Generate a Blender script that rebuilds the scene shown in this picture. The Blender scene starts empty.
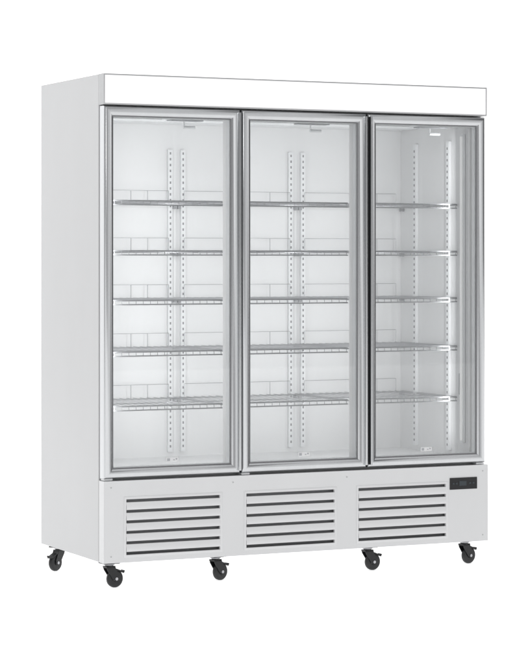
import bpy, bmesh, math, random
from mathutils import Vector, Matrix
random.seed(3)
R = math.radians
S = bpy.context.scene
COL = S.collection
S.view_settings.view_transform = 'Standard'
try: S.view_settings.look = 'None'
except Exception: pass
S.view_settings.exposure = 0

# ------------------------------------------------------------------ materials
def mat(name, col, rough=.5, metal=0., emit=None, estr=0., noise=0., nscale=(3,3,3), bump=0., bscale=(300,300,4), coat=0., sample=False):
    m = bpy.data.materials.new(name); m.use_nodes = True
    nt = m.node_tree; b = nt.nodes['Principled BSDF']
    b.inputs['Base Color'].default_value = (*col, 1)
    b.inputs['Roughness'].default_value = rough
    b.inputs['Metallic'].default_value = metal
    b.inputs['Coat Weight'].default_value = coat
    if emit:
        b.inputs['Emission Color'].default_value = (*emit, 1)
        b.inputs['Emission Strength'].default_value = estr
        if not sample:
            try: m.cycles.emission_sampling = 'NONE'
            except Exception: pass
    tc = nt.nodes.new('ShaderNodeTexCoord')
    if noise:
        mp = nt.nodes.new('ShaderNodeMapping'); mp.inputs['Scale'].default_value = nscale
        nz = nt.nodes.new('ShaderNodeTexNoise'); nz.inputs['Scale'].default_value = 1; nz.inputs['Detail'].default_value = 4
        mr = nt.nodes.new('ShaderNodeMapRange')
        mr.inputs['To Min'].default_value = 1-noise; mr.inputs['To Max'].default_value = 1+noise*.4
        mx = nt.nodes.new('ShaderNodeVectorMath'); mx.operation = 'SCALE'; mx.inputs[0].default_value = col
        nt.links.new(tc.outputs['Object'], mp.inputs['Vector']); nt.links.new(mp.outputs[0], nz.inputs['Vector'])
        nt.links.new(nz.outputs['Fac'], mr.inputs['Value']); nt.links.new(mr.outputs[0], mx.inputs['Scale'])
        nt.links.new(mx.outputs[0], b.inputs['Base Color'])
    if bump:
        mp = nt.nodes.new('ShaderNodeMapping'); mp.inputs['Scale'].default_value = bscale
        nz = nt.nodes.new('ShaderNodeTexNoise'); nz.inputs['Scale'].default_value = 1; nz.inputs['Detail'].default_value = 3
        bp = nt.nodes.new('ShaderNodeBump'); bp.inputs['Strength'].default_value = bump; bp.inputs['Distance'].default_value = .001
        nt.links.new(tc.outputs['Object'], mp.inputs['Vector']); nt.links.new(mp.outputs[0], nz.inputs['Vector'])
        nt.links.new(nz.outputs['Fac'], bp.inputs['Height']); nt.links.new(bp.outputs[0], b.inputs['Normal'])
    return m

M = dict(
 side = mat('white_enamel', (.60,.605,.61), .34, noise=.07, nscale=(1,2.5,1.2), coat=.2),
 front = mat('silver_coated_steel', (.75,.755,.76), .36, .15, noise=.05, nscale=(4,4,1.5), bump=.05),
 grille = mat('white_louvre_steel', (.78,.783,.788), .4, noise=.02),
 alu = mat('aluminium', (.62,.63,.64), .22, .95, noise=.08, nscale=(20,20,1), bump=.04, bscale=(500,500,3)),
 trim = mat('sign_trim', (.50,.505,.51), .4, .3),
 alud = mat('dark_anodised_aluminium', (.07,.073,.078), .3, .7),
 gasket = mat('grey_gasket', (.24,.24,.25), .6),
 seal = mat('light_grey_seal', (.62,.625,.63), .5),
 spacer = mat('silver_spacer', (.82,.83,.84), .4, .1),
 liner = mat('liner_enamel', (.76,.765,.77), .35, noise=.03, nscale=(2,2,1)),
 mull = mat('mullion_enamel', (.88,.88,.88), .4, noise=.01),
 wire = mat('chrome_wire', (.40,.405,.42), .3, .7),
 upright = mat('pilaster_steel', (.80,.81,.82), .4, .1),
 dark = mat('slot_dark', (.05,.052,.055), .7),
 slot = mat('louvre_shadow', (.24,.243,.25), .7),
 black = mat('caster_black', (.010,.010,.011), .38, noise=.3, nscale=(40,40,40)),
 rubber = mat('wheel_rubber', (.014,.014,.015), .45),
 hub = mat('zinc', (.5,.5,.52), .3, .8),
 display = mat('display_black', (.006,.0065,.008), .45),
 btn = mat('display_marks', (.035,.045,.052), .5),
 sign = mat('sign_acrylic', (.9,.9,.9), .25, emit=(1,1,1), estr=.30),
 led = mat('led_diffuser', (.80,.80,.80), .4, emit=(1,.995,.98), estr=.15),
 label = mat('label_grey', (.42,.43,.45), .4),
 plate = mat('fixture_plastic', (.80,.81,.82), .4),
)
def glass():
    m = bpy.data.materials.new('door_glass'); m.use_nodes = True; nt = m.node_tree
    nt.nodes.clear()
    o = nt.nodes.new('ShaderNodeOutputMaterial'); mx = nt.nodes.new('ShaderNodeMixShader')
    t = nt.nodes.new('ShaderNodeBsdfTransparent'); t.inputs[0].default_value = (.988,.993,.993,1)
    g = nt.nodes.new('ShaderNodeBsdfGlossy'); g.inputs['Roughness'].default_value = .02; g.inputs[0].default_value = (1,1,1,1)
    f = nt.nodes.new('ShaderNodeFresnel'); f.inputs['IOR'].default_value = 1.5
    nt.links.new(f.outputs[0], mx.inputs[0]); nt.links.new(t.outputs[0], mx.inputs[1]); nt.links.new(g.outputs[0], mx.inputs[2])
    nt.links.new(mx.outputs[0], o.inputs[0]); return m
M['glass'] = glass()

# ------------------------------------------------------------------ mesh builder
class MB:
    def __init__(s): s.bm = bmesh.new(); s.mi = 0
    def box(s, x0,x1,y0,y1,z0,z1, mtx=None):
        vs = [s.bm.verts.new((x,y,z)) for x in (x0,x1) for y in (y0,y1) for z in (z0,z1)]
        if mtx: 
            for v in vs: v.co = mtx @ v.co
        for f in ((0,1,3,2),(4,6,7,5),(0,4,5,1),(2,3,7,6),(0,2,6,4),(1,5,7,3)):
            fc = s.bm.faces.new([vs[i] for i in f]); fc.material_index = s.mi
        return s
    def tube(s, p, q, r, n=8):
        p, q = Vector(p), Vector(q); d = (q-p).normalized()
        a = d.orthogonal().normalized(); b = d.cross(a); ra=[]; rb=[]
        for i in range(n):
            t = 2*math.pi*i/n; o = (a*math.cos(t)+b*math.sin(t))*r
            ra.append(s.bm.verts.new(p+o)); rb.append(s.bm.verts.new(q+o))
        for i in range(n):
            f = s.bm.faces.new((ra[i],ra[(i+1)%n],rb[(i+1)%n],rb[i])); f.material_index = s.mi
        for L in (ra[::-1], rb):
            f = s.bm.faces.new(L); f.material_index = s.mi
        return s
    def ring(s, x0,x1,z0,z1, prof):
        loops = []
        for (i, y) in prof:
            loops.append([s.bm.verts.new(c) for c in ((x0+i,y,z0+i),(x1-i,y,z0+i),(x1-i,y,z1-i),(x0+i,y,z1-i))])
        n = len(loops)
        for k in range(n):
            a, b = loops[k], loops[(k+1)%n]
            for c in range(4):
                f = s.bm.faces.new((a[c],a[(c+1)%4],b[(c+1)%4],b[c])); f.material_index = s.mi
        return s
    def prism(s, pts, z0, z1):
        a = [s.bm.verts.new((x,y,z0)) for x,y in pts]; b = [s.bm.verts.new((x,y,z1)) for x,y in pts]
        n = len(pts)
        for i in range(n):
            f = s.bm.faces.new((a[i],a[(i+1)%n],b[(i+1)%n],b[i])); f.material_index = s.mi
        s.bm.faces.new(a[::-1]).material_index = s.mi; s.bm.faces.new(b).material_index = s.mi
        return s
    def extrude_x(s, pts, x0, x1):
        a = [s.bm.verts.new((x0,y,z)) for y,z in pts]; b = [s.bm.verts.new((x1,y,z)) for y,z in pts]
        n = len(pts)
        for i in range(n):
            f = s.bm.faces.new((a[i],a[(i+1)%n],b[(i+1)%n],b[i])); f.material_index = s.mi
        s.bm.faces.new(a[::-1]).material_index = s.mi; s.bm.faces.new(b).material_index = s.mi
        return s
    def build(s, name, mats, parent=None, bevel=0, smooth=True, loc=None):
        bmesh.ops.recalc_face_normals(s.bm, faces=s.bm.faces)
        me = bpy.data.meshes.new(name); s.bm.to_mesh(me); s.bm.free()
        for m in (mats if isinstance(mats, (list,tuple)) else [mats]): me.materials.append(m)
        if smooth:
            for p in me.polygons: p.use_smooth = True
            me.set_sharp_from_angle(angle=R(40))
        o = bpy.data.objects.new(name, me); COL.objects.link(o)
        if parent: o.parent = parent
        if loc: o.location = loc
        if bevel:
            b = o.modifiers.new('bevel','BEVEL'); b.width = bevel; b.segments = 2; b.limit_method = 'ANGLE'; b.harden_normals = True
        return o

W, D, ZB, ZT = 1.71, .70, .10, 1.98
YF = .055                 # plane of the cabinet mouth; sign, doors and lower panel stand in front of it

fz = bpy.data.objects.new('display_freezer', None); COL.objects.link(fz)
fz['label'] = 'tall white three-door glass display freezer with silver door frames, standing on black casters'
fz['category'] = 'freezer'

# ------------------------------------------------------------------ cabinet
def part(mb, name, m, **k): return mb.build(name, m, fz, **k)
part(MB().box(0,.05,YF,D,ZB,ZT), 'side_panel', M['side'], bevel=.003)
part(MB().box(W-.05,W,YF,D,ZB,ZT), 'side_panel', M['side'], bevel=.003)
part(MB().box(.0505,W-.0505,D-.05,D-.001,ZB+.001,ZT-.001), 'back_panel', M['side'])
part(MB().box(.0505,W-.0505,YF+.001,D-.051,1.85,ZT-.001), 'top_panel', M['side'])
part(MB().box(.0505,W-.0505,YF+.001,D-.051,ZB+.001,.435), 'compressor_housing', M['side'])
L = MB()
x0,x1,y0,y1,z0,z1 = .052,W-.052,YF+.002,D-.053,.438,1.846
L.box(x0,x0+.003,y0,y1,z0,z1).box(x1-.003,x1,y0,y1,z0,z1)
L.box(x0+.003,x1-.003,y1-.003,y1,z0,z1).box(x0+.003,x1-.003,y0,y1-.003,z0,z0+.003).box(x0+.003,x1-.003,y0,y1-.003,z1-.003,z1)
liner = part(L, 'inner_liner', M['liner'])
XL, XR, YB, ZF, ZC = x0+.003, x1-.003, y1-.003, z0+.003, z1-.003
mull = [(.541,.603),(1.106,1.166)]
for a,b in mull:
    part(MB().box(a,b,YF+.003,YF+.035,ZF,ZC), 'mullion', M['mull'], bevel=.003)
part(MB().box(1.650,1.706,.0522,.0546,.44,1.845), 'flange_lightener', M['mull'])  # pale cover strip added to lighten the shaded flange by the right door

# sign box over the doors
WS = W-.003
sb = part(MB().ring(0,WS,1.861,ZT,[(0,YF-.001),(0,.004),(.001,.001),(.003,0),(.0045,0),(.0055,.004),(.0055,YF-.001)]), 'sign_box', M['trim'])
MB().box(.0059,WS-.0059,.0025,.02,1.8669,ZT-.0059).build('sign_face', M['sign'], sb)
MB().box(.0059,WS-.0059,.022,YF-.002,1.8669,ZT-.0059).build('sign_back', M['side'], sb)

# ------------------------------------------------------------------ doors
def door(xa, xb, za, zb, grip):
    fr = [(0,.048),(0,.016),(.001,.009),(.004,.004),(.008,.0015),(.012,0),(.0175,-.0005),(.023,.0002),(.028,.0022),(.0320,.0050),(.0355,.0085),(.0375,.011),(.0375,.046)]
    d = part(MB().ring(xa,xb,za,zb,fr), 'door', M['alu'])
    MB().ring(xa+.0378,xb-.0378,za+.0378,zb-.0378,[(0,.0105),(.0024,.0105),(.0024,.0135),(0,.0135)]).build('glass_seal', M['gasket'], d)
    MB().ring(xa+.0378,xb-.0378,za+.0378,zb-.0378,[(0,.018),(.005,.018),(.005,.045),(0,.045)]).build('glass_spacer', M['spacer'], d)
    MB().box(xa+.0379,xb-.0379,.0138,.0175,za+.0379,zb-.0379).build('glass_pane', M['glass'], d)
    MB().ring(xa+.006,xb-.006,za+.006,zb-.006,[(0,.0485),(.018,.0485),(.018,.0520),(0,.0520)]).build('door_gasket', M['seal'], d)
    e, s = (xb, -1) if grip == 'r' else (xa, 1)
    MB().box(*sorted((e+s*.0015, e+s*.013)), -.0012,.003, za+.012, zb-.012).build('grip_channel', M['alud'], d)
    g = MB()
    g.prism([(e+s*.0135,.002),(e+s*.0135,-.008),(e+s*.0115,-.0125),(e+s*.008,-.0145),(e+s*.0045,-.0138),(e+s*.0045,-.0122),(e+s*.008,-.0128),(e+s*.0102,-.011),(e+s*.0115,-.007),(e+s*.0115,.002)], za+.012, zb-.012)
    g.build('door_handle', M['alu'], d)
    h = (xa+.02) if grip == 'r' else (xb-.02)
    MB().box(h-.018,h+.018,.012,.045,za-.0075,za-.0008).build('hinge', M['spacer'], d, bevel=.001)
    c = (xa+xb)/2
    st = MB().box(c-.026,c+.026,.0128,.0136,za+.056,za+.072).build('sticker', M['liner'], d)
    for a_,b_,u,v in ((-.022,-.010,.059,.069),(.004,.010,.061,.065),(.014,.021,.063,.069)):
        MB().box(c+a_,c+b_,.0123,.0126,za+u,za+v).build('printed_mark', M['label'], st)
    return d
ZD0, ZD1 = .424, 1.856
doors = [door(.003,.579,ZD0,ZD1,'r'), door(.585,1.142,ZD0,ZD1,'r'), door(1.148,1.700,ZD0,ZD1,'l')]

# ------------------------------------------------------------------ inside: pilasters, shelves, lights
def pil_back(xc):
    p = MB(); p.box(xc-.010,xc+.010,YB-.014,YB-.0005,.462,1.725)
    p.mi = 1
    z = .48
    while z < 1.71:
        p.box(xc-.003,xc+.003,YB-.0146,YB-.014,z,z+.010); z += .0245
    part(p, 'shelf_upright', [M['upright'], M['gasket']], smooth=False)
for xc in (.548,.606,1.110,1.168, .085): pil_back(xc)
def pil_side(yc, X, s):
    p = MB(); p.box(*sorted((X+s*.0005,X+s*.014)),yc-.012,yc+.012,.462,1.765)
    p.mi = 1; z = .48
    while z < 1.75:
        p.box(*sorted((X+s*.014,X+s*.0146)),yc-.004,yc+.004,z,z+.010); z += .0245
    part(p, 'shelf_upright', [M['upright'], M['gasket']], smooth=False)
for yc in (.216,.500): pil_side(yc, XR, -1); pil_side(yc, XL, 1)

bays = [(.066,.566),(.578,1.131),(1.142,1.648)]
for (a,b) in bays:
    for z in (1.497,1.300,1.105,.903,.690):
        s = MB(); yf, yb = .150, YB-.022
        s.tube((a,yf,z),(b,yf,z),.0032,10).tube((a,yf-.002,z-.016),(b,yf-.002,z-.016),.0027,10)
        s.tube((a,yb,z-.003),(b,yb,z-.003),.0028).tube((a,(yf+yb)/2,z-.005),(b,(yf+yb)/2,z-.005),.0026)
        for x in (a,b): s.tube((x,yf,z-.003),(x,yb,z-.003),.0028)
        n = 16
        for i in range(n+1):
            x = a+.006+(b-a-.012)*i/n
            s.tube((x,yf,z+.002),(x,yb,z+.002),.0012,6)
            s.tube((x,yf-.002,z+.002),(x,yf-.004,z-.017),.0012,6)
        # sparse low rail along the back
        s.tube((a+.03,yb,z+.056),(b-.03,yb,z+.056),.0011,6)
        for fx in (a+.03,a+.30,b-.125,b-.03): s.tube((fx,yb,z),(fx,yb,z+.056),.0012,6)
        so = part(s, 'wire_shelf', M['wire'])
        for x,d_ in ((a,1),(b,-1)):
            MB().box(*sorted((x-d_*.004,x+d_*.010)), yb-.012,yb+.006, z-.020,z-.006).build('shelf_clip', M['wire'], so)

def lamp_v(x, y):
    return part(MB().box(x-.011,x+.011,y-.0045,y+.006,.50,1.79), 'lamp_housing', M['plate'], bevel=.002)
for (a,b) in mull:
    l = lamp_v((a+b)/2, .098)
    for sx in (-1,1):
        MB().box(*sorted(((a+b)/2+sx*.0115,(a+b)/2+sx*.0165)),.094,.102,.51,1.78).build('led_strip', M['led'], l)
l = part(MB().box(XR-.012,XR-.001,.088,.112,.50,1.79), 'lamp_housing', M['plate'], bevel=.002)
MB().box(XR-.0165,XR-.0125,.093,.107,.51,1.78).build('led_strip', M['led'], l)
l = part(MB().box(XL+.001,XL+.012,.088,.112,.50,1.79), 'lamp_housing', M['plate'], bevel=.002)
MB().box(XL+.0125,XL+.0165,.093,.107,.51,1.78).build('led_strip', M['led'], l)
for xc in (.42,.985,1.545):
    f = part(MB().box(xc-.085,xc+.085,.15,.22,ZC-.022,ZC-.001), 'ceiling_fixture', M['plate'], bevel=.004)
    MB().box(xc-.07,xc+.07,.16,.21,ZC-.027,ZC-.0225).build('lamp_cover', M['label'], f, bevel=.001)
    MB().tube((xc-.0,.20,ZC-.050),(xc+.05,.20,ZC-.050),.006).tube((xc+.002,.20,ZC-.05),(xc+.002,.20,ZC-.022),.003).build('thermometer_bulb', M['spacer'], f)
part(MB().box(XL+.01,XR-.01,YB-.16,YB-.002,ZC-.012,ZC-.001), 'air_duct', M['plate'], bevel=.003)
part(MB().box(XR-.010,XR-.001,.118,.130,.70,.79), 'door_switch', M['label'], bevel=.002)

# ------------------------------------------------------------------ lower panel
gx = [(.084,.498),(.594,1.003),(1.094,1.518)]
zt, zb_ = .352,.120
def lower():
    """one sheet with three openings, folded 50 mm deep"""
    m = MB(); bm = m.bm
    xs = [0]+[v for g in gx for v in g]+[W]; zs = [ZB,zb_,zt,.415]
    V = [[bm.verts.new((x,0,z)) for z in zs] for x in xs]
    for i in range(len(xs)-1):
        for j in range(3):
            if j == 1 and i % 2 == 1: continue
            bm.faces.new((V[i][j],V[i+1][j],V[i+1][j+1],V[i][j+1]))
    be = [e for e in bm.edges if len(e.link_faces) == 1]
    r = bmesh.ops.extrude_edge_only(bm, edges=be)
    for v in [g for g in r['geom'] if isinstance(g, bmesh.types.BMVert)]: v.co.y = .050
    return m
lp = part(lower(), 'lower_panel', M['front'], smooth=False)
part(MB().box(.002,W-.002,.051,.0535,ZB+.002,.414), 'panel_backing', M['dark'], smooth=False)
for (a,b) in gx:
    g = MB()
    g.ring(a-.001,b+.001,zb_-.001,zt+.001,[(0,-.0004),(0,-.0009),(.0008,-.0013),(.009,-.0013),(.010,-.0003),(.010,.010),(.0015,.010),(.0015,-.0004)])
    n = 5; gap = .0125; inner = (zt-.009)-(zb_+.009); hh = (inner-gap*(n+1))/n
    for i in range(n):
        z = zb_+.009+gap+(hh+gap)*i
        g.extrude_x([(-.0035,z),(-.0042,z+.002),(-.003,z+hh*.5),(.000,z+hh),(.005,z+hh+.001),(.005,z+hh-.001),(.0015,z+hh-.002),(-.0015,z+hh*.5),(-.002,z)], a+.009, b-.009)
    go = g.build('louvre_grille', M['grille'], lp)
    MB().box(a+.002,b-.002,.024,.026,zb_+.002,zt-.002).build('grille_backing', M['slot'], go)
dp = MB().box(1.527,1.657,-.003,-.0005,.318,.366).build('control_display', M['display'], lp, bevel=.0008)
MB().box(1.571,1.605,-.0042,-.0032,.333,.352).build('display_window', M['btn'], dp)
for x in (1.539,1.554,1.618,1.634): MB().box(x,x+.009,-.0042,-.0032,.339,.346).build('button', M['btn'], dp)
for (x,z) in ((.03,.39),(.03,.125),(1.685,.39),(1.685,.125),(.545,.39),(1.05,.39)):
    MB().tube((x,-.0012,z),(x,-.0003,z),.003,14).build('screw', M['trim'], lp)

# ------------------------------------------------------------------ casters
def caster():
    c = MB()
    c.box(-.032,.032,-.028,.028,.0945,.0995)
    c.tube((0,0,.082),(0,0,.095),.016,20)
    for s in (-1,1):
        y0,y1 = sorted((s*.0125,s*.0155))
        pts = [(-.020,.084),(.018,.084),(.037,.045),(.036,.028),(.022,.024),(.008,.034),(-.016,.070)]
        a = [c.bm.verts.new((x,y0,z)) for x,z in pts]; b = [c.bm.verts.new((x,y1,z)) for x,z in pts]
        for i in range(len(pts)): c.bm.faces.new((a[i],a[(i+1)%7],b[(i+1)%7],b[i]))
        c.bm.faces.new(a[::-1]); c.bm.faces.new(b)
    c.box(-.020,.020,-.0155,.0155,.078,.085)
    o = c.build('caster', M['black'], fz, bevel=.0008)
    w = MB(); prof = [(.010,.0095),(.027,.0105),(.031,.0095),(.0338,.006),(.0345,0),(.0338,-.006),(.031,-.0095),(.027,-.0105),(.010,-.0095)]
    n = 32; rings=[]
    for r,y in prof: rings.append([w.bm.verts.new((.024+r*math.cos(2*math.pi*i/n), y, .0345+r*math.sin(2*math.pi*i/n))) for i in range(n)])
    for k in range(len(rings)):
        A,B = rings[k], rings[(k+1)%len(rings)]
        for i in range(n): w.bm.faces.new((A[i],A[(i+1)%n],B[(i+1)%n],B[i]))
    w.build('wheel', M['rubber'], o)
    MB().tube((.024,-.018,.0345),(.024,.018,.0345),.006,12).build('axle', M['hub'], o)
    MB().tube((0,0,.0895),(0,0,.0930),.021,20).build('swivel_ring', M['hub'], o)
    b = MB(); mt = Matrix.Translation((.048,0,.062)) @ Matrix.Rotation(R(22),4,'Y')
    b.box(-.022,.014,-.012,.012,-.003,.003,mt); b.box(.009,.014,-.012,.012,-.002,.008,mt)
    b.build('brake_pedal', M['black'], o, bevel=.001)
    return o
c0 = caster()
spots = [(.040,.045,8),(.492,.050,18),(1.173,.055,5),(1.632,.06,14),(.042,.60,-150),(1.500,.64,-150)]
for i,(x,y,a) in enumerate(spots):
    if i == 0: o = c0
    else:
        o = c0.copy(); COL.objects.link(o); o.parent = fz
        for ch in list(c0.children):
            k = ch.copy(); COL.objects.link(k); k.parent = o
    o.location = (x,y,0); o.rotation_euler = (0,0,R(a))

# ------------------------------------------------------------------ studio sweep
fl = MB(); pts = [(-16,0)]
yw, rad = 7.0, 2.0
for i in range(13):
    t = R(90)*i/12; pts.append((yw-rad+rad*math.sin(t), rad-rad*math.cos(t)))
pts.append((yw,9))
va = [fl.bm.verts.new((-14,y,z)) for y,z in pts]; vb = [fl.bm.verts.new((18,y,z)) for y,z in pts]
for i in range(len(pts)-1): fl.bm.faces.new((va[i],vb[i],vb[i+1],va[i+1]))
flo = fl.build('studio_floor', mat('studio_white_glow', (.90,.90,.90), .8, emit=(1,1,1), estr=.64, noise=.01)); flo['kind'] = 'structure'  # sweep glows by itself to wash out the shadow under the cabinet

# ------------------------------------------------------------------ light
wd = bpy.data.worlds.new('World'); S.world = wd; wd.use_nodes = True
nt = wd.node_tree; bg = nt.nodes['Background']
tc = nt.nodes.new('ShaderNodeTexCoord'); sp = nt.nodes.new('ShaderNodeSeparateXYZ'); mr = nt.nodes.new('ShaderNodeMapRange')
cr = nt.nodes.new('ShaderNodeValToRGB')
mr.inputs['From Min'].default_value = -1; mr.inputs['From Max'].default_value = 1
nt.links.new(tc.outputs['Generated'], sp.inputs[0]); nt.links.new(sp.outputs['X'], mr.inputs['Value']); nt.links.new(mr.outputs[0], cr.inputs[0]); nt.links.new(cr.outputs[0], bg.inputs[0])
e = cr.color_ramp.elements
e[0].position = 0; e[0].color = (.42,.42,.43,1)
e[1].position = 1; e[1].color = (.05,.05,.06,1)
for p,v in ((.16,.25),(.34,.62),(.50,.34),(.64,.80),(.78,.76),(.88,.08)):
    k = e.new(p); k.color = (v,v,v*1.01,1)
bg.inputs[1].default_value = 1.0
def area(name, loc, tgt, size, sy, pw):
    l = bpy.data.lights.new(name,'AREA'); l.shape='RECTANGLE'; l.size=size; l.size_y=sy; l.energy=pw
    o = bpy.data.objects.new(name,l); COL.objects.link(o); o.location=loc
    o.rotation_euler = (Vector(tgt)-Vector(loc)).to_track_quat('-Z','Y').to_euler(); return o
area('added_key_light', (-3.6,-7.5,4.8), (.9,0,1), 2.2, 2.2, 85)  # unseen area light added to give the cabinet shape
area('added_side_light', (-2.4,2.6,2.9), (0,.6,1.5), .9, 1.4, 9)  # unseen area light added to grade the left side from back to front
# area lights added to brighten the inside, beside the freezer's vertical lamps, shining inwards
zc = 1.145
for nm,x,tx,pw in (('fill_left',XL+.03,.35,2.3),('fill_mullion_a',.572,.572,1.8),('fill_mullion_b',1.136,1.136,1.8),('fill_right',XR-.05,1.25,1.2)):
    area(nm, (x,.168 if 'mull' in nm else .13,zc), (tx,YB,zc), .010 if 'mull' in nm else .02, 1.30, pw)

# ------------------------------------------------------------------ camera
cd = bpy.data.cameras.new('camera'); cam = bpy.data.objects.new('camera', cd); COL.objects.link(cam)
cd.sensor_fit = 'HORIZONTAL'; cd.sensor_width = 36; cd.lens = 36*2296/530
cam.location = (-3.242,-8.195,1.264); cam.rotation_euler = (R(90),0,R(-25.6))
cd.shift_y = -72.5/530; cd.clip_end = 200
S.camera = cam
